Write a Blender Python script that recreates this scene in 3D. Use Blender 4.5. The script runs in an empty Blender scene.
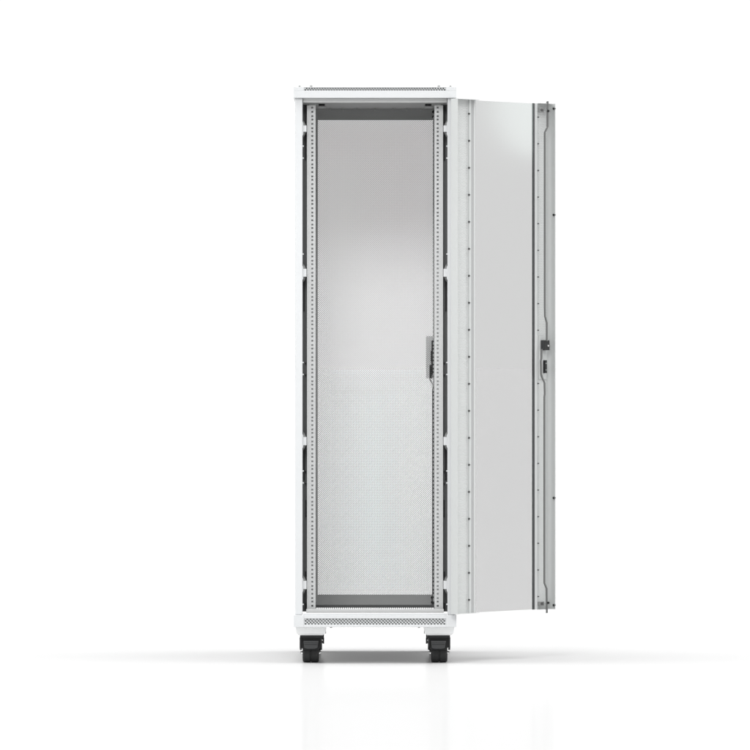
import bpy, math, random
from mathutils import Vector, Matrix
random.seed(4)
C = bpy.context.scene
COL = C.collection
D = 23.0            # camera distance to the cabinet front, metres
S = 0.00368         # metres per unit of the measuring grid at the cabinet front
ZC = 1.128          # camera height

def X(p, y=0.0): return (p - 375) * S * (D + y) / D
def Z(r, y=0.0): return ZC - (r - 357) * S * (D + y) / D

# ------------------------------------------------------------------ materials
def principled(name, col, rough=0.5, metal=0.0, spec=0.5, noise=0.0, nscale=30, bump=0.0, bscale=400):
    m = bpy.data.materials.new(name); m.use_nodes = True
    nt = m.node_tree; b = nt.nodes['Principled BSDF']
    b.inputs['Roughness'].default_value = rough
    b.inputs['Metallic'].default_value = metal
    b.inputs['Specular IOR Level'].default_value = spec
    b.inputs['Base Color'].default_value = (*col, 1)
    tc = nt.nodes.new('ShaderNodeTexCoord')
    n = nt.nodes.new('ShaderNodeTexNoise'); n.inputs['Scale'].default_value = nscale
    n.inputs['Detail'].default_value = 4
    nt.links.new(tc.outputs['Object'], n.inputs['Vector'])
    mr = nt.nodes.new('ShaderNodeMapRange')
    mr.inputs['To Min'].default_value = max(0.02, rough - 0.06)
    mr.inputs['To Max'].default_value = rough + 0.06
    nt.links.new(n.outputs['Fac'], mr.inputs['Value'])
    nt.links.new(mr.outputs['Result'], b.inputs['Roughness'])
    if noise:
        mx = nt.nodes.new('ShaderNodeMix'); mx.data_type = 'RGBA'
        mx.inputs[6].default_value = (*[c * (1 - noise) for c in col], 1)
        mx.inputs[7].default_value = (*[min(1, c * (1 + noise)) for c in col], 1)
        nt.links.new(n.outputs['Fac'], mx.inputs[0])
        nt.links.new(mx.outputs[2], b.inputs['Base Color'])
    if bump:
        n2 = nt.nodes.new('ShaderNodeTexNoise'); n2.inputs['Scale'].default_value = bscale
        nt.links.new(tc.outputs['Object'], n2.inputs['Vector'])
        bp = nt.nodes.new('ShaderNodeBump'); bp.inputs['Strength'].default_value = bump
        bp.inputs['Distance'].default_value = 0.0005
        nt.links.new(n2.outputs['Fac'], bp.inputs['Height'])
        nt.links.new(bp.outputs['Normal'], b.inputs['Normal'])
    return m

M = {}
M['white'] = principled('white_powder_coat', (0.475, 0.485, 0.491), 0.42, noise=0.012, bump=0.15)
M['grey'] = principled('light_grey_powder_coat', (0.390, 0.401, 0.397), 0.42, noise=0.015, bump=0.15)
M['rail'] = principled('zinc_grey_rail', (0.415, 0.421, 0.421), 0.35, noise=0.03)
M['inner'] = principled('interior_steel', (0.40, 0.405, 0.403), 0.5, noise=0.03)
M['cup'] = principled('lightened_mount_white', (0.74, 0.75, 0.75), 0.5)  # mount white, lightened to make up for the weak light there
M['fold_shade'] = principled('fold_shade_grey', (0.27, 0.275, 0.275), 0.6)  # darker grey that paints shade on the stiffener fold
M['absorber'] = principled('light_absorber_grey', (0.16, 0.163, 0.165), 0.6)  # grey of the added sheets that dim the interior
M['mesh'] = principled('perforated_steel', (0.88, 0.88, 0.885), 0.6)
M['slot'] = principled('dark_strip_and_gap_shade', (0.075, 0.078, 0.078), 0.6, noise=0.12, nscale=12)  # dark strips; in the side gaps this colour stands for shade
M['black'] = principled('black_plastic', (0.012, 0.0125, 0.013), 0.45, spec=0.25, noise=0.15)
M['softblack'] = principled('soft_black_plastic', (0.032, 0.033, 0.034), 0.5, spec=0.3, noise=0.15)
M['rubber'] = principled('rubber_gasket', (0.03, 0.03, 0.032), 0.7)
M['tread'] = principled('wheel_tread', (0.02, 0.0205, 0.0205), 0.65, spec=0.25, noise=0.2, nscale=80)
M['rod'] = principled('dark_zinc_rod', (0.085, 0.087, 0.085), 0.42)
M['zinc'] = principled('zinc_steel', (0.215, 0.218, 0.215), 0.42, metal=0.1, noise=0.08)
M['bright'] = principled('bright_steel', (0.62, 0.62, 0.62), 0.25, metal=0.8)
M['bolt'] = principled('dark_bolt', (0.06, 0.06, 0.06), 0.4, metal=0.3)
M['plate'] = principled('latch_plate_steel', (0.30, 0.31, 0.305), 0.45)

def floor_mat():
    m = bpy.data.materials.new('white_gloss_floor'); m.use_nodes = True
    nt = m.node_tree; nt.nodes.remove(nt.nodes['Principled BSDF'])
    o = nt.nodes['Material Output']
    d = nt.nodes.new('ShaderNodeBsdfDiffuse'); d.inputs[0].default_value = (FLOOR_ALB, FLOOR_ALB, FLOOR_ALB, 1)
    g = nt.nodes.new('ShaderNodeBsdfGlossy'); g.inputs[0].default_value = (1, 1, 1, 1)
    tc = nt.nodes.new('ShaderNodeTexCoord'); n = nt.nodes.new('ShaderNodeTexNoise')
    n.inputs['Scale'].default_value = 3
    nt.links.new(tc.outputs['Object'], n.inputs['Vector'])
    mr = nt.nodes.new('ShaderNodeMapRange')
    mr.inputs['To Min'].default_value = FLOOR_ROUGH - 0.01; mr.inputs['To Max'].default_value = FLOOR_ROUGH + 0.01
    nt.links.new(n.outputs['Fac'], mr.inputs['Value']); nt.links.new(mr.outputs['Result'], g.inputs['Roughness'])
    mx = nt.nodes.new('ShaderNodeMixShader'); mx.inputs[0].default_value = FLOOR_GLOSS
    nt.links.new(d.outputs[0], mx.inputs[1]); nt.links.new(g.outputs[0], mx.inputs[2])
    nt.links.new(mx.outputs[0], o.inputs['Surface'])
    return m
FLOOR_ROUGH = 0.13; FLOOR_GLOSS = 0.16; FLOOR_ALB = 0.327; WORLD = 1.05; GLASS_T = 0.776; LOBE_L = 11.2; LOBE_R = 10.4

def glass_mat():
    m = bpy.data.materials.new('grey_tinted_glass'); m.use_nodes = True
    nt = m.node_tree; nt.nodes.remove(nt.nodes['Principled BSDF'])
    o = nt.nodes['Material Output']
    t = nt.nodes.new('ShaderNodeBsdfTransparent'); t.inputs[0].default_value = (GLASS_T + 0.006, GLASS_T - 0.002, GLASS_T, 1)
    g = nt.nodes.new('ShaderNodeBsdfGlossy'); g.inputs[0].default_value = (0.84, 1, 0.95, 1); g.inputs['Roughness'].default_value = 0.11
    mx = nt.nodes.new('ShaderNodeMixShader'); mx.inputs[0].default_value = 0.05
    nt.links.new(t.outputs[0], mx.inputs[1]); nt.links.new(g.outputs[0], mx.inputs[2])
    nt.links.new(mx.outputs[0], o.inputs['Surface'])
    return m
M['glass'] = glass_mat()
M['floor'] = floor_mat()

# ------------------------------------------------------------------ mesh helper
class MB:
    def __init__(s): s.v = []; s.f = []
    def add(s, vs, fs):
        o = len(s.v); s.v += [tuple(p) for p in vs]; s.f += [tuple(i + o for i in f) for f in fs]; return s
    def box(s, x0, x1, y0, y1, z0, z1):
        x0, x1 = sorted((x0, x1)); y0, y1 = sorted((y0, y1)); z0, z1 = sorted((z0, z1))
        return s.add([(x0,y0,z0),(x1,y0,z0),(x1,y1,z0),(x0,y1,z0),(x0,y0,z1),(x1,y0,z1),(x1,y1,z1),(x0,y1,z1)],
                     [(0,3,2,1),(4,5,6,7),(0,1,5,4),(1,2,6,5),(2,3,7,6),(3,0,4,7)])
    def prism(s, pts, axis, a0, a1):
        """closed 2D outline extruded along an axis"""
        n = len(pts)
        def mk(p, a):
            return {'x': (a, p[0], p[1]), 'y': (p[0], a, p[1]), 'z': (p[0], p[1], a)}[axis]
        vs = [mk(p, a0) for p in pts] + [mk(p, a1) for p in pts]
        return s.add(vs, [tuple(range(n))[::-1], tuple(range(n, 2*n))] + [(i, (i+1) % n, n+(i+1) % n, n+i) for i in range(n)])
    def cyl(s, c, r, axis, a0, a1, n=20, r1=None):
        r1 = r if r1 is None else r1
        vs = []
        for a, rr in ((a0, r), (a1, r1)):
            for i in range(n):
                t = 2*math.pi*i/n; p = (c[0]+rr*math.cos(t), c[1]+rr*math.sin(t))
                vs.append({'x': (a, *p), 'y': (p[0], a, p[1]), 'z': (*p, a)}[axis])
        return s.add(vs, [tuple(range(n))[::-1], tuple(range(n, 2*n))] + [(i, (i+1) % n, n+(i+1) % n, n+i) for i in range(n)])
    def bar(s, pts, w, t):
        """flat bar along a path lying in a (u, z) plane: w across u, t along v"""
        for i in range(len(pts)-1):
            (u0, v0, z0), (u1, v1, z1) = pts[i], pts[i+1]
            dx, dz = u1-u0, z1-z0; L = math.hypot(dx, dz) or 1
            nx, nz = -dz/L*w/2, dx/L*w/2
            if abs(nz) > abs(nx)*0.2 or True:
                nx = math.copysign(w/2, nx if nx else 1); nz = 0
            vs = []
            for (u, v, z) in ((u0, v0, z0), (u1, v1, z1)):
                vs += [(u-nx, v-t/2, z), (u+nx, v-t/2, z), (u+nx, v+t/2, z), (u-nx, v+t/2, z)]
            s.add(vs, [(0,1,2,3),(7,6,5,4),(0,4,5,1),(1,5,6,2),(2,6,7,3),(3,7,4,0)])
        return s
    def perf(s, a0, a1, b0, b1, pa, pb, r, mp, stag=True, square=False):
        """sheet with rows of real holes; mp maps (a, b) to 3D"""
        na = max(1, round((a1-a0)/pa)); pa = (a1-a0)/na
        nb = max(1, round((b1-b0)/pb)); pb = (b1-b0)/nb
        for j in range(nb):
            cb = b0 + (j+.5)*pb; odd = stag and j % 2
            if odd:
                for (u0, u1) in ((a0, a0+pa/2), (a1-pa/2, a1)):
                    s.add([mp(u0, cb-pb/2), mp(u1, cb-pb/2), mp(u1, cb+pb/2), mp(u0, cb+pb/2)], [(0,1,2,3)])
            for i in range(na - (1 if odd else 0)):
                ca = a0 + (i + (1.0 if odd else .5))*pa
                s.hole(ca, cb, pa/2, pb/2, r, mp, square)
        return s
    def hole(s, ca, cb, ha, hb, r, mp, square=False, rb=None):
        out = [(ha,0),(ha,hb),(0,hb),(-ha,hb),(-ha,0),(-ha,-hb),(0,-hb),(ha,-hb)]
        rb = rb or r
        if square: inn = [(r,0),(r,rb),(0,rb),(-r,rb),(-r,0),(-r,-rb),(0,-rb),(r,-rb)]
        else: inn = [(r*math.cos(k*math.pi/4), r*math.sin(k*math.pi/4)) for k in range(8)]
        s.add([mp(ca+p[0], cb+p[1]) for p in out] + [mp(ca+p[0], cb+p[1]) for p in inn],
              [(k, (k+1) % 8, 8+(k+1) % 8, 8+k) for k in range(8)])
    def build(s, name, mat, parent=None, bevel=0, solid=0, smooth=False, loc=None):
        me = bpy.data.meshes.new(name); me.from_pydata(s.v, [], s.f); me.validate(); me.update()
        o = bpy.data.objects.new(name, me); COL.objects.link(o)
        me.materials.append(M[mat] if isinstance(mat, str) else mat)
        if parent: o.parent = parent
        if loc: o.location = loc
        if solid:
            k = o.modifiers.new('sheet', 'SOLIDIFY'); k.thickness = solid; k.offset = 0
        if bevel:
            k = o.modifiers.new('edge', 'BEVEL'); k.width = bevel; k.segments = 2; k.limit_method = 'ANGLE'
            k.angle_limit = math.radians(40); k.harden_normals = False
        if smooth:
            for p in me.polygons: p.use_smooth = True
        return o

# ------------------------------------------------------------------ setting
fl = MB().add([(-300,-60,0),(300,-60,0),(300,600,0),(-300,600,0)], [(0,1,2,3)]).build('floor', 'floor')
fl['kind'] = 'structure'

# ------------------------------------------------------------------ the cabinet
cab = bpy.data.objects.new('server_cabinet', None); COL.objects.link(cab)
cab['label'] = 'tall white metal server cabinet on black casters with its glass front door swung open'
cab['category'] = 'server cabinet'
W0, W1 = X(293.6), X(456.4)
DEP = 1.0
cap0, cap1 = Z(98), Z(87)

# top cover: a hollow tray with a vent slot let into its front
vz0, vz1 = Z(90.8), Z(87.7); vx0, vx1 = X(304), X(446)
b = MB()
b.box(W0, W1, -0.012, 0.0, cap0, vz0)                       # front apron below the vent
b.box(W0, vx0, -0.012, 0.0, vz0, cap1); b.box(vx1, W1, -0.012, 0.0, vz0, cap1)
b.box(vx0, vx1, -0.012, 0.0, vz1, cap1)
b.box(W0, W0+0.012, 0.0, DEP, cap0, cap1-.002); b.box(W1-0.012, W1, 0.0, DEP, cap0, cap1-.002)
b.box(W0+.012, W1-.012, DEP-0.012, DEP, cap0, cap1-.002)
b.box(W0+.001, W1-.001, 0.0005, DEP-.0005, cap1-0.002, cap1-.0003)
b.box(W0+.013, W1-.013, 0.001, DEP-.013, cap0, cap0+.002)
top = b.build('top_cover', 'white', cab, bevel=0.0008)
MB().perf(vx0+.0003, vx1-.0003, vz0+.0003, vz1-.0003, 0.0096, 0.0057, 0.0031, lambda a, c: (a, -0.009, c)).build('vent_strip', 'white', top, solid=0.001)
MB().box(vx0-.004, vx1+.004, 0.012, 0.016, cap0+.003, cap1-.003).build('vent_dark_sheet', 'plate', top)  # added grey sheet painting the dark inside of the vent
for p, big in ((299.5, 0), (311, 1), (439, 1), (450.5, 0)):
    r = 0.0068 if big else 0.0046
    y = 0.055 if big else 0.03
    k = MB().cyl((X(p), y), r, 'z', cap1, cap1+0.0034, 20).cyl((X(p), y), r*.66, 'z', cap1+0.0034, cap1+(0.0078 if big else .0062), 6)
    k.build('cover_bolt', 'zinc', top)

# base frame with the lower vent
b0, b1 = Z(627), Z(613.2); c1 = Z(615)
lz0, lz1 = Z(624.6), Z(618.4)
b = MB()
b.box(W0, vx0, -0.012, 0.0, b0, c1); b.box(vx1, W1, -0.012, 0.0, b0, c1)
b.box(vx0, vx1, -0.012, 0.0, b0, lz0); b.box(vx0, vx1, -0.012, 0.0, lz1, c1)
b.box(X(303.2), X(446.8), -0.008, 0.0, c1, b1)
b.box(W0, W0+.012, 0, DEP, b0, c1); b.box(W1-.012, W1, 0, DEP, b0, c1)
base = b.build('base_frame', 'white', cab, bevel=0.0008)
MB().perf(vx0+.0003, vx1-.0003, lz0+.0003, lz1-.0003, 0.0118, 0.0057, 0.0034, lambda a, c: (a, -0.008, c)).build('vent_strip', 'white', base, solid=0.001)
MB().box(vx0-.004, vx1+.004, 0.022, 0.026, b0+.004, c1-.003).build('vent_dark_sheet', 'plate', base)  # same added sheet for the darkness behind the lower vent holes
MB().box(W0+.0125, W1-.0125, 0.001, DEP-.001, b0+.0005, b0+.003).build('base_pan', 'plate', base)  # out of sight; its grey sets the depth of the shadow below
for p in (331, 419):
    MB().cyl((X(p), 0.03), 0.004, 'z', b0-0.004, b0, 12).build('frame_screw', 'bolt', base)
# inner sill: pale lip, then a dark strip pierced by small holes
MB().box(X(306.2), X(443.8), 0.012, 0.05, Z(612.9), Z(609.4)).build('sill_lip', 'inner', base, bevel=.0008)
y = 0.45
MB().perf(X(314, y), X(436, y), Z(609.6, y), Z(607, y), 0.0076, 0.0099, 0.0029, lambda a, c: (a, y, c), stag=False)\
    .box(X(306.5, y), X(443.5, y), y-.0005, y+.0005, Z(607.3, y), Z(604.8, y)).build('cable_entry_strip', 'slot', base, solid=0)

# posts
for (p0, p1, q) in ((295.0, 302.5, 302.5), (455.0, 447.5, 447.5)):
    sg = 1 if p1 > p0 else -1
    x0, x1 = X(p0), X(p1)
    for yy in (0.0, DEP-0.03):
        k = MB().box(x0, x1, yy+0.001, yy+0.028, c1+.0002, cap0-.0002)
        k.build('post', 'white', cab, bevel=0.002)
    # side panel, outside the frame
    MB().box(x0+sg*0.002, x0+sg*0.004, 0.03, DEP-0.031, c1+.001, cap0-.001).build('side_panel', 'white', cab)
    MB().box(x0+sg*0.0045, x0+sg*0.0065, 0.032, DEP-0.033, c1+.003, cap0-.003).build('side_absorber', 'absorber', cab)  # added grey sheet that cuts bounced light to darken the interior

# dark strip added for the shade in the gap between post and rail, with brackets and screws
blocks = [(125.4, 131.6), (268.8, 276.6), (437.2, 445.2), (581.2, 589.2)]
def mir(p, s): return p if s > 0 else 750 - p
for s in (1, -1):
    xg0, xg1 = X(mir(301.5, s), .09), X(mir(309, s), .09)
    k = MB().box(xg0, xg1, 0.085, 0.12, Z(611.5, .09), Z(104.5, .09))
    fs = k.build('gap_shade_strip', 'slot', cab)
    # raised black blocks drawn as slots and small latches on the strip
    for (r0, r1, a0, a1) in ((106, 123, 304.6, 306.3), (135, 160, 304.8, 306.2), (280, 311, 303.3, 304.8), (447, 480, 303.4, 305),
                             (500, 517, 305.3, 306.8), (571.5, 576, 305, 306.5), (603, 609, 305, 306.6)):
        MB().box(X(mir(a0, s), .08), X(mir(a1, s), .08), 0.079, 0.0855, Z(r1, .08), Z(r0, .08)).build('slot_block', 'black', fs)
    for r in (362.5, 374.5, 471, 483):
        MB().cyl((X(mir(305.8, s), .08), Z(r+.6, .08)), 0.0028, 'y', 0.078, 0.0855, 12).build('gap_screw', 'black', fs)
    for (r0, r1) in blocks:
        k = MB().box(X(mir(303.3, s)), X(mir(306.4, s)), 0.012, 0.06, Z(r1), Z(r0))
        rm = (r0+r1)/2
        x0, x1 = X(mir(302.5, s)), X(mir(303.3, s))
        xs = sorted((x0, x1))
        k.prism([(x0, Z(rm+7.5)), (x1, Z(rm+5.5)), (x1, Z(rm-5.5)), (x0, Z(rm-7.5))], 'y', 0.010, 0.026)
        k.build('depth_bracket', 'white', cab, bevel=0.0004)
        for (ra, sgn) in ((r0, -1), (r1, 1)):
            MB().prism([(X(mir(303.3, s)), Z(ra-sgn*.1)), (X(mir(305.8, s)), Z(ra-sgn*.1)), (X(mir(304.0, s)), Z(ra+sgn*4.0)), (X(mir(303.3, s)), Z(ra+sgn*5.2))], 'y', .04, .046).build('bracket_gusset', 'zinc', cab)
    for r in (146, 158, 254, 362.5, 374.5, 471, 483, 604.5):
        MB().box(X(mir(302.4, s)), X(mir(303.7, s)), 0.008, 0.02, Z(r+.6), Z(r-.6)).build('post_clip', 'white', cab, bevel=.0004)

# 19 inch mounting rails with square holes
U = 12.08
def rail(s, y, front):
    k = MB()
    r0, r1 = 104.6, 610.8
    if front: e0, e1, hc, hw, hh = 307.0, 315.6, 312.3, 0.0035, 0.0033
    else:     e0, e1, hc, hw, hh = 308.5, 317.2, 316.6, 0.0019, 0.0034
    xa, xb, xc = X(mir(e0, s), y), X(mir(e1, s), y), X(mir(hc, s), y)
    cell = 0.0063 if front else abs(xb-xc)
    xl, xr = xc - (cell if s > 0 else (cell if front else cell)), xc + cell
    ztop, zbot = Z(r0, 0), Z(r1, 0)
    f = lambda a, c: (a, y, c)
    def rect(a0, a1, c0, c1):
        k.add([f(a0, c0), f(a1, c0), f(a1, c1), f(a0, c1)], [(0,1,2,3)])
    lo, hi = sorted((xa, xb))
    rect(lo, xl, zbot, ztop)
    if hi - xr > 1e-5: rect(xr, hi, zbot, ztop)
    zc = ztop
    for n in range(42):
        for off in (6.35, 22.225, 38.1):
            z = Z(105.2) - (n*44.45 + off)/1000
            if z - 0.0062 < zbot: continue
            h = 0.0062
            if zc - (z+h) > 1e-5: rect(xl, xr, z+h, zc)
            k.hole(xc, z, cell, h, hw, f, True, hh)
            zc = z-h
    rect(xl, xr, zbot, zc)
    # return flange running back from the inner edge, with its own column of slots, and outer return
    ob = k
    o = ob.build('mounting_rail', 'rail', cab, solid=0.002)
    dirn = 1 if front else -1
    xe = xb
    g = MB()
    g.box(xa, xa+(0.0018 if s > 0 else -0.0018), y+.001, y+dirn*0.045, zbot, ztop)
    g.build('rail_flange', 'rail', o)
    return o
for s in (1, -1):
    rail(s, 0.060, True)
    rail(s, 0.880, False)

# head rail behind the cover and the ceiling
MB().box(X(303), X(447), 0.012, 0.03, Z(102.3), Z(98)-.0003).box(X(305), X(445), 0.03, 0.05, Z(102.3), Z(102.3)+.002).build('head_rail', 'inner', cab, bevel=.0008)
YB = 0.975
zt = Z(109, .97)
b = MB().box(X(303), X(447), 0.03, YB-.0045, zt, zt+.0015)
ceil = b.build('ceiling_panel', 'inner', cab)
for p in (330, 343, 357, 375, 393, 407, 421):
    MB().box(X(p, .9)-.003, X(p, .9)+.003, .90, .93, zt-.008, zt).build('ceiling_tab', 'inner', ceil)
for p in (321.5, 428.5):
    MB().cyl((X(p, .4), .5), 0.012, 'z', zt-.007, zt, 16).build('ceiling_knob', 'black', ceil)
    MB().box(X(p, .6)-.014, X(p, .6)+.016, .68, .78, zt-.005, zt).build('ceiling_bracket', 'rail', ceil)

# back door: steel frame around one perforated sheet
YB = 0.975
mx0, mx1 = X(317.5, YB), X(432.4+1.2, YB)
mz0, mz1 = Z(594.6, YB), Z(120, YB)
fz0, fz1 = Z(605, YB), zt+.012
b = MB()
ox0, ox1 = X(305, YB), X(445, YB)
b.box(ox0, ox1, YB-.004, YB+.02, mz1, fz1); b.box(ox0, ox1, YB-.004, YB+.02, fz0, mz0)
b.box(ox0, mx0, YB-.004, YB+.02, mz0, mz1); b.box(mx1, ox1, YB-.004, YB+.02, mz0, mz1)
back = b.build('back_door', 'inner', cab)
MB().perf(mx0, mx1, mz0, mz1, 0.0078, 0.0039, 0.0019, lambda a, c: (a, YB+.006, c)).build('perforated_panel', 'mesh', back, solid=0.0008)
for p, r in ((433.2, 112), (433.2, 117), (432.2, 597.5), (432.2, 602.4)):
    MB().cyl((X(p, .95), Z(r, .95)), 0.005, 'y', YB-.02, YB-.004, 12).build('hinge_pin', 'black', back)
# latch on the back door
y = YB+.03
MB().box(X(425.9, y), X(437, y), YB+.012, YB+.05, Z(378.5, y), Z(336, y)).build('latch_plate', 'plate', back, bevel=.001)
y = YB-.03
MB().box(X(431.6, y), X(433.9, y), YB-.03, YB, Z(351.5, y), Z(340.6, y)).build('latch_block', 'black', back, bevel=.001)
MB().box(X(431.5, y), X(433.9, y), YB-.03, YB, Z(374, y), Z(360.5, y)).build('latch_handle', 'black', back, bevel=.001)
MB().box(X(430.8, y), X(434.3, y), YB-.018, YB-.001, Z(361, y), Z(351, y)).build('latch_body', 'softblack', back)
MB().box(X(429.6, y), X(431.2, y), YB-.014, YB-.001, Z(378.4, y), Z(365, y)).build('latch_body', 'softblack', back)
lk = MB().bar([(X(429.6, y), y+.005, Z(378.6, y)), (X(431.0, y), y+.005, Z(381.5, y)), (X(433.2, y), y+.005, Z(385, y)), (X(432.9, y), y+.005, Z(391, y))], 0.0045, .004)
lk.build('latch_link', 'zinc', back)
MB().box(X(432.2, y), X(433.9, y), y, y+.006, Z(604, y), Z(389, y)).build('lock_rod', 'softblack', back)
MB().box(X(433.6, y), X(434.4, y), y, y+.006, Z(336, y), Z(110, y)).build('lock_rod', 'softblack', back)

# ------------------------------------------------------------------ casters
def caster(px_in, y, swap):
    sg = swap                                     # 1 for left column, -1 for right column
    cx = X(311.2 if sg > 0 else 750-311.2)
    s = S
    # mount foot: tapered cup
    mt = MB()
    xt0, xt1 = cx - 15.7*s*1, cx + 15.2*s
    xb0, xb1 = cx - 14.2*s, cx + 13.6*s
    if sg < 0: xt0, xt1, xb0, xb1 = cx-15.2*s, cx+15.7*s, cx-13.6*s, cx+14.2*s
    za, zb, zc_ = b0-.0005, Z(633.6), Z(635.6)
    def ring(x0, x1, m, z): return [(x0, y-.058+m, z), (x1, y-.058+m, z), (x1, y+.058-m, z), (x0, y+.058-m, z)]
    rings = [ring(xt0, xt1, 0, za), ring(xb0-.002, xb1+.002, .006, zb), ring(xb0+.008, xb1-.008, .014, zc_)]
    vs = sum(rings, [])
    fs = [(0,1,2,3), (11,10,9,8)]
    for q in (0, 4):
        fs += [(q+i, q+(i+1) % 4, q+4+(i+1) % 4, q+4+i) for i in range(4)]
    mt.add(vs, fs).build('caster_mount', 'cup', cab, bevel=.0012)
    root = bpy.data.objects.new('caster', None); COL.objects.link(root); root.parent = cab
    R = 0.0365
    # wheel
    cz = R
    w = MB()
    hw = 8.3*s
    prof = [(-hw, R*.62), (-hw+.001, R*.9), (-hw+.006, R*.985), (-.004, R), (-.0015, R*.93), (.0015, R*.93), (.004, R), (hw-.006, R*.985), (hw-.001, R*.9), (hw, R*.62)]
    n = 36; vs = []; 
    for (a, r) in prof:
        for i in range(n):
            t = 2*math.pi*i/n; vs.append((cx-.6*s*sg+a, y+.012+r*math.cos(t), cz+r*math.sin(t)))
    m_ = len(prof)
    fs = [(j*n+i, j*n+(i+1) % n, (j+1)*n+(i+1) % n, (j+1)*n+i) for j in range(m_-1) for i in range(n)]
    fs += [tuple(range(n)), tuple(range((m_-1)*n, m_*n))[::-1]]
    w.add(vs, fs).build('wheel', 'tread', root, smooth=False)
    # fork
    f = MB()
    zt_ = zc_+.001
    f.box(cx-11.3*s, cx+11.3*s, y-.045, y+.045, Z(638.0), zt_)
    for q in (-1, 1):
        xo, xi = cx+q*11.2*s - .5*s*sg, cx+q*9.2*s-.5*s*sg
        f.prism([(y-.040, Z(638)), (y+.045, Z(638)), (y+.038, Z(646)), (y+.024, Z(651)), (y+.002, Z(651)), (y-.02, Z(649.5)), (y-.036, Z(648))], 'x', min(xo, xi), max(xo, xi))
    f.prism([(cx-10.6*s, Z(637.8)), (cx+10.8*s, Z(637.8)), (cx+9.8*s, Z(647.5)), (cx+7.5*s, Z(650.6)), (cx-8.2*s, Z(650.6)), (cx-10.2*s, Z(647.5))], 'y', y-.030, y-.024)
    f.build('fork', 'black', root, bevel=.0015)
    # brake pedal
    p = MB().prism([(cx-7.8*s, Z(641.2)), (cx+7.4*s, Z(641.2)), (cx+6.2*s, Z(648.3)), (cx+3.4*s, Z(649.2)), (cx-4*s, Z(649.2)), (cx-7*s, Z(648.3))], 'y', y-.052, y-.031)
    p.box(cx-6.8*s, cx+6.2*s, y-.056, y-.051, Z(644.2), Z(643.2))
    p.build('brake_pedal', 'softblack', root, bevel=.0015)
    # axle
    MB().cyl((y+.012, cz), .0055, 'x', cx-9.6*s-.6*s*sg, cx+9.6*s-.6*s*sg, 8).cyl((y+.012, cz), .004, 'x', cx-10.6*s-.6*s*sg, cx+10.6*s-.6*s*sg, 12).build('axle', 'bright', root)
    # swivel lock knob on the inner side
    xk = cx + sg*11.2*s
    MB().cyl((y-.01, Z(641.5)), .011, 'x', xk, xk+sg*.006, 16).build('lock_knob', 'black', root)
    return root
for sg in (1, -1):
    caster(0, 0.075, sg)
    caster(0, DEP-0.075, sg)

# ------------------------------------------------------------------ front door, swung far open past the side
TH = math.radians(52); c_, s_ = math.cos(TH), math.sin(TH)
xh, yh = X(451.0, -.03), -0.03
door = None
def Up(p, v=0.0):
    k = (p-375)*S
    return (k*(1+(yh-v*c_)/D) - xh - v*s_)/(c_ - k*s_/D)
def Yw(u, v=0.0): return yh + u*s_ - v*c_
def Zd(r, p, v=0.0): return Z(r, Yw(Up(p, v), v))
# local axes: +x along the door (u), -y towards the viewer (v)
dz1, dz0 = Z(98.6, yh), Z(614.2, yh)
WD = Up(548.9)
FL = 0.031
T = 0.0014
f = MB()
def lbox(mb, u0, u1, v0, v1, z0, z1): return mb.box(u0, u1, -v0, -v1, z0, z1)
# hinge side return flange with rolled lip
lbox(f, 0, T, 0, FL, dz0, dz1)
uL0, uL1 = Up(467.2), Up(475.3, .003)
sol0, sol1 = Zd(605.4, 462), Zd(106.3, 462)
# solid skin at the ends of the hinge side strip
lbox(f, T, uL0, 0, T, dz0, sol0); lbox(f, T, uL0, 0, T, sol1, dz1)
lbox(f, T, uL1, T+.0003, FL*.75, dz1-T, dz1); lbox(f, T, uL1, T+.0003, FL*.75, dz0, dz0+T)
# free side: skin, rolled corner, flange
uR0 = Up(534.2, .002); uR1 = Up(538.4, 0)
rr = 0.016
sk = Up(546.5)
so0, so1 = Zd(604.0, 541), Zd(111, 541)
lbox(f, uR1, WD-rr, 0, T, dz0, so0); lbox(f, uR1, WD-rr, 0, T, so1, dz1)
lbox(f, sk, WD-rr, 0, T, so0, so1)
pts = []
N = 8
for i in range(N+1):
    a = math.pi/2*i/N; pts.append((WD-rr+rr*math.sin(a), -(rr-rr*math.cos(a))))
inn = []
for i in range(N+1):
    a = math.pi/2*i/N; inn.append((WD-rr+(rr-T)*math.sin(a), -(rr-(rr-T)*math.cos(a))))
outl = pts + [(WD, -FL), (WD-.004, -FL), (WD-.004, -FL+T), (WD-T, -FL+T)] + inn[::-1]
f.prism(outl, 'z', dz0, dz1)
lbox(f, uR1-.012, WD-rr*.3, T+.0003, FL*.6, dz1-T, dz1); lbox(f, uR1-.012, WD-rr*.3, T+.0003, FL*.6, dz0, dz0+T)
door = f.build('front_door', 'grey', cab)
door.location = (xh, yh, 0); door.rotation_euler = (0, 0, TH)
# perforated strips
MB().perf(T, uL0, sol0, sol1, 0.0056, 0.0048, 0.0013, lambda a, c: (a, -T/2, c)).build('perforated_strip', 'grey', door, solid=.0008)
MB().perf(uR1, sk, so0, so1, 0.0056, 0.0048, 0.0013, lambda a, c: (a, -T/2, c)).build('perforated_strip', 'grey', door, solid=.0008)
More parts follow.
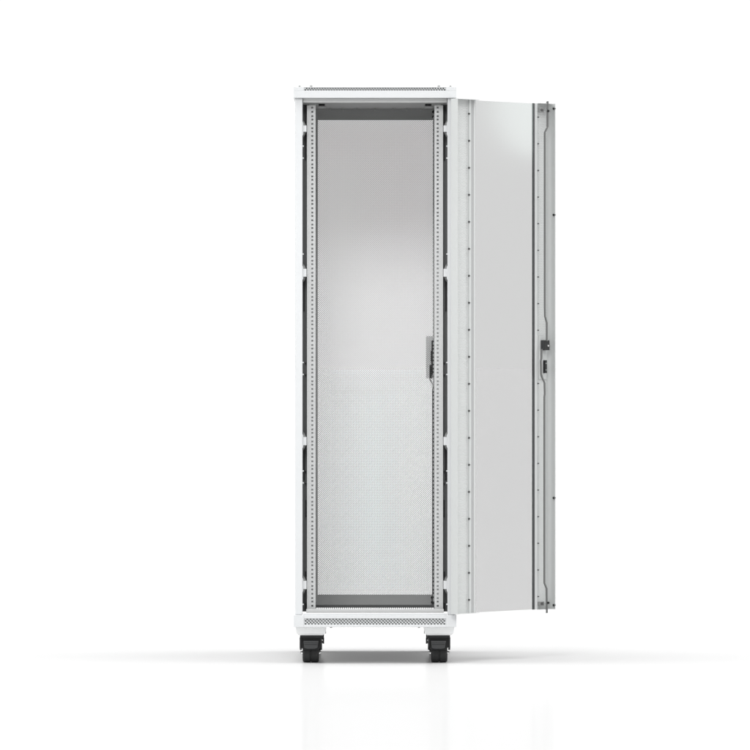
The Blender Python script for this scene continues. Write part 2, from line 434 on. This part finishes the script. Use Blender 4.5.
# stiffening profiles
h = .0085
uT0 = Up(469.3, h); uT1 = Up(471.0, h); uT2 = Up(473.4, .003); 
MB().prism([(uT1+.0001, -h+.0002), (uT2, -.0036), (uT2, -.0029), (uT1+.0001, -h+.0012)], 'z', dz0+.0015, dz1-.0015).build('shaded_fold_face', 'fold_shade', door)  # shade on the fold put in as a separate darker strip
MB().prism([(uT2+.0002, -T-.0002), (uT2+.0002, -.0042), (uL1, -.0042), (uL1, -T-.0002)], 'z', dz0+.001, dz1-.001).build('glass_bead', 'grey', door)
prof = [(uL0, -T-.0002), (uT0, -h), (uT1, -h), (uT2-.0006, -T-.0002)]
MB().prism(prof, 'z', dz0+.001, dz1-.001).build('hinge_stiffener', 'grey', door, bevel=.0004)
h2 = .009
a0 = Up(534.2, .004); a1 = Up(536.2, h2); a2 = Up(537.0, h2)
prof = [(a0, -.001), (a0, -.004), (a1, -h2), (a2, -h2), (Up(538.6, T), -T-.0002), (uR1+.001, -.001)]
MB().prism(prof, 'z', dz0+.001, dz1-.001).build('lock_stiffener', 'grey', door, bevel=.0004)
# glass and gasket
g0, g1 = uL1+.0006, Up(532.6, .003)
MB().box(g0, g1, -.006, -.002, dz0+.002, dz1-.002).build('glass_panel', 'glass', door)
MB().box(g1+.0002, a0-.0003, -.0062, -.0005, dz0+.001, dz1-.001).build('glass_gasket', 'rubber', door)
# screws along both profiles
def dot(name, p, r, v, rad, mat, hgt=.004):
    u, z = Up(p, v), Zd(r, p, v)
    k = MB().cyl((u, z), rad, 'y', -v, -v-hgt*.45, 14).cyl((u, z), rad*.7, 'y', -v-hgt*.45, -v-hgt, 6)
    return k.build(name, mat, door)
for k in range(19):
    dot('profile_screw', 468.6, 113.8+27.0*k, h-.002, .0038, 'bolt', .006)
for k in range(19):
    if k != 9: dot('profile_screw', 537.7, 117.2+26.63*k, .006, .0027, 'bolt', .006)
for r in (109.2, 215.2, 497.6, 604.6):
    z = Zd(r, 555); 
    MB().cyl((-FL+.004, z), .0042, 'x', WD-.008, WD+.002, 14).cyl((-FL+.004, z), .0026, 'x', WD+.002, WD+.0045, 6).build('edge_bolt', 'black', door)
# lock rods
V = .024
def path(lst, v=V): return [(Up(p, v), -v, Zd(r, p, v)) for p, r in lst]
MB().bar(path([(547.7, 101.2), (547.7, 126.5), (544.8, 132.5), (544.8, 307), (545.0, 316), (546.8, 323), (546.8, 341)]), 0.0075, .0035).build('lock_rod', 'rod', door)
MB().bar(path([(541.6, 349), (541.4, 358.5), (540.9, 361), (541.2, 374), (542.6, 378.5), (544.6, 383), (544.8, 394), (544.4, 397), (544.4, 583), (546.6, 588.6), (546.9, 613)]), 0.0075, .0035).build('lock_rod', 'rod', door)
# thin bright steel strip along the paler edge of the rod
MB().bar(path([(546.6, 101.8), (546.6, 127)], V-.002), .004, .002).build('rod_edge_strip', 'bright', door)
# guides and dark brackets at both ends
for (r, r2) in ((110, 111), (603.6, 602.8)):
    u0, u1 = Up(539.3, .012), Up(543.4, .012)
    z = Zd(r, 541, .012)
    MB().box(u0, u1, -.016, -T, z-.008, z+.008).build('rod_bracket', 'zinc', door, bevel=.001)
    MB().box(Up(540.2, .014), Up(542.6, .014), -.018, -.0155, z-.005, z+.005).build('bracket_pad', 'bolt', door)
    dot('rod_pin', 547.9, r2, V+.002, .0048, 'black', .006)
    MB().box(Up(543.2, .01), Up(549.5, .01), -.013, -.008, z-.0025, z+.0025).build('rod_crossbar', 'plate', door)
# lock case, lever and key cylinder
cz0, cz1 = Zd(350.2, 544, .03), Zd(340.2, 544, .03)
uc0, uc1 = Up(539.6, 0), Up(549.6, .022)
lbox(MB(), uc0, uc1, T, .0215, cz0, cz1).build('lock_case', 'softblack', door, bevel=.0012)
lbox(MB(), uc0+.001, uc1-.001, .0216, .0225, cz0+.001, cz1-.001).build('lock_case_front', 'black', door)  # darker front face of the case
MB().cyl((Up(547.9, .0225), (cz0+cz1)/2-.002), .0036, 'y', -.0222, -.0250, 14).build('lock_screw', 'bright', door)
lbox(MB(), Up(539.0, .005), Up(546.8, .005), T, .005, Zd(379, 543), Zd(335.5, 543)).build('lock_base_plate', 'grey', door)
lbox(MB(), Up(539.4, 0), Up(543.2, .011), T, .011, Zd(376, 542), Zd(359.5, 542)).build('lever_plate', 'rail', door, bevel=.0006)
kx = MB(); kz0, kz1 = Zd(373.2, 545, .028), Zd(360.2, 545, .028)
lbox(kx, Up(543.4, .012), Up(547.1, .020), T, .020, kz0, kz1)
kx.build('lever_hub', 'black', door, bevel=.0012)
for z in (kz0+.012, kz1-.012):
    MB().cyl((Up(546, .02), z), .002, 'y', -.0195, -.0212, 10).build('hub_screw', 'plate', door)
# hinges linking the door to the cabinet post
for r in (128, 357, 586):
    z = Z(r)
    MB().cyl((X(453.5), -.019), .006, 'z', z-.03, z+.03, 16).box(X(453.5)-.002, X(453.5)+.002, -.019, .001, z-.028, z+.028).build('hinge', 'grey', cab)

# ------------------------------------------------------------------ light: a white studio with one soft lamp
w = bpy.data.worlds.new('World'); C.world = w; w.use_nodes = True
bg = w.node_tree.nodes['Background']; bg.inputs[0].default_value = (1, 1, 1, 1); bg.inputs[1].default_value = WORLD
# unseen lobes added high on the dome, left and right, for the floor shadow
wn = w.node_tree
tcw = wn.nodes.new('ShaderNodeTexCoord')
prev = None
for (d_, a_) in (((-0.42, -0.04, 0.92), LOBE_L), ((0.42, -0.02, 0.92), LOBE_R)):
    dt = wn.nodes.new('ShaderNodeVectorMath'); dt.operation = 'DOT_PRODUCT'
    dt.inputs[1].default_value = Vector(d_).normalized()
    wn.links.new(tcw.outputs['Generated'], dt.inputs[0])
    mxm = wn.nodes.new('ShaderNodeMath'); mxm.operation = 'MAXIMUM'; mxm.inputs[1].default_value = 0.0
    wn.links.new(dt.outputs['Value'], mxm.inputs[0])
    pw = wn.nodes.new('ShaderNodeMath'); pw.operation = 'POWER'; pw.inputs[1].default_value = 16.0
    wn.links.new(mxm.outputs[0], pw.inputs[0])
    ma = wn.nodes.new('ShaderNodeMath'); ma.operation = 'MULTIPLY_ADD'; ma.inputs[1].default_value = a_; ma.inputs[2].default_value = WORLD
    if prev: wn.links.new(prev.outputs[0], ma.inputs[2])
    wn.links.new(pw.outputs[0], ma.inputs[0]); prev = ma
wn.links.new(prev.outputs[0], bg.inputs[1])

def area(name, loc, target, sx, sy, power, spread=180, shape='RECTANGLE', col=(1, 1, 1)):
    l = bpy.data.lights.new(name, 'AREA'); l.shape = shape; l.size = sx; l.size_y = sy; l.energy = power
    l.color = col; l.spread = math.radians(spread)
    o = bpy.data.objects.new(name, l); COL.objects.link(o); o.location = loc
    o.rotation_euler = (Vector(target)-Vector(loc)).to_track_quat('-Z', 'Y').to_euler()
    return o
# softbox whose reflection sits in the upper right of the glass
gp = Vector((xh + (g1-.0)*c_, yh + (g1-.0)*s_, Z(99, .4)))
cam_loc = Vector((0, -D, ZC))
v = (gp-cam_loc).normalized(); nrm = Vector((s_, -c_, 0))
r = v - 2*v.dot(nrm)*nrm
lp = gp + r*3.2
area('softbox', lp, gp, 0.34, 0.50, 0.11, 60, 'ELLIPSE')

# soft spotlight up to the left in front, lighting the inside through the open front
sl = bpy.data.lights.new('spotlight', 'SPOT'); sl.energy = 690; sl.shadow_soft_size = 0.9
sl.spot_size = math.radians(34); sl.spot_blend = 0.45
so = bpy.data.objects.new('spotlight', sl); COL.objects.link(so); so.location = (-0.35, -4.6, 4.4)
so.rotation_euler = (Vector((0, 0.3, 0.72))-so.location).to_track_quat('-Z', 'Y').to_euler()

# ------------------------------------------------------------------ camera
cd = bpy.data.cameras.new('camera'); cam = bpy.data.objects.new('camera', cd); COL.objects.link(cam)
cam.location = cam_loc; cam.rotation_euler = (math.radians(90), 0, 0)
cd.sensor_width = 36; cd.lens = 36*D/(750*S); cd.shift_y = -18/750
cd.clip_start = 1; cd.clip_end = 2000
C.camera = cam
C.render.engine = 'CYCLES'
C.cycles.max_bounces = 12; C.cycles.diffuse_bounces = 8; C.cycles.transparent_max_bounces = 24
C.view_settings.view_transform = 'Standard'; C.view_settings.look = 'None'
C.view_settings.exposure = 0; C.view_settings.gamma = 1
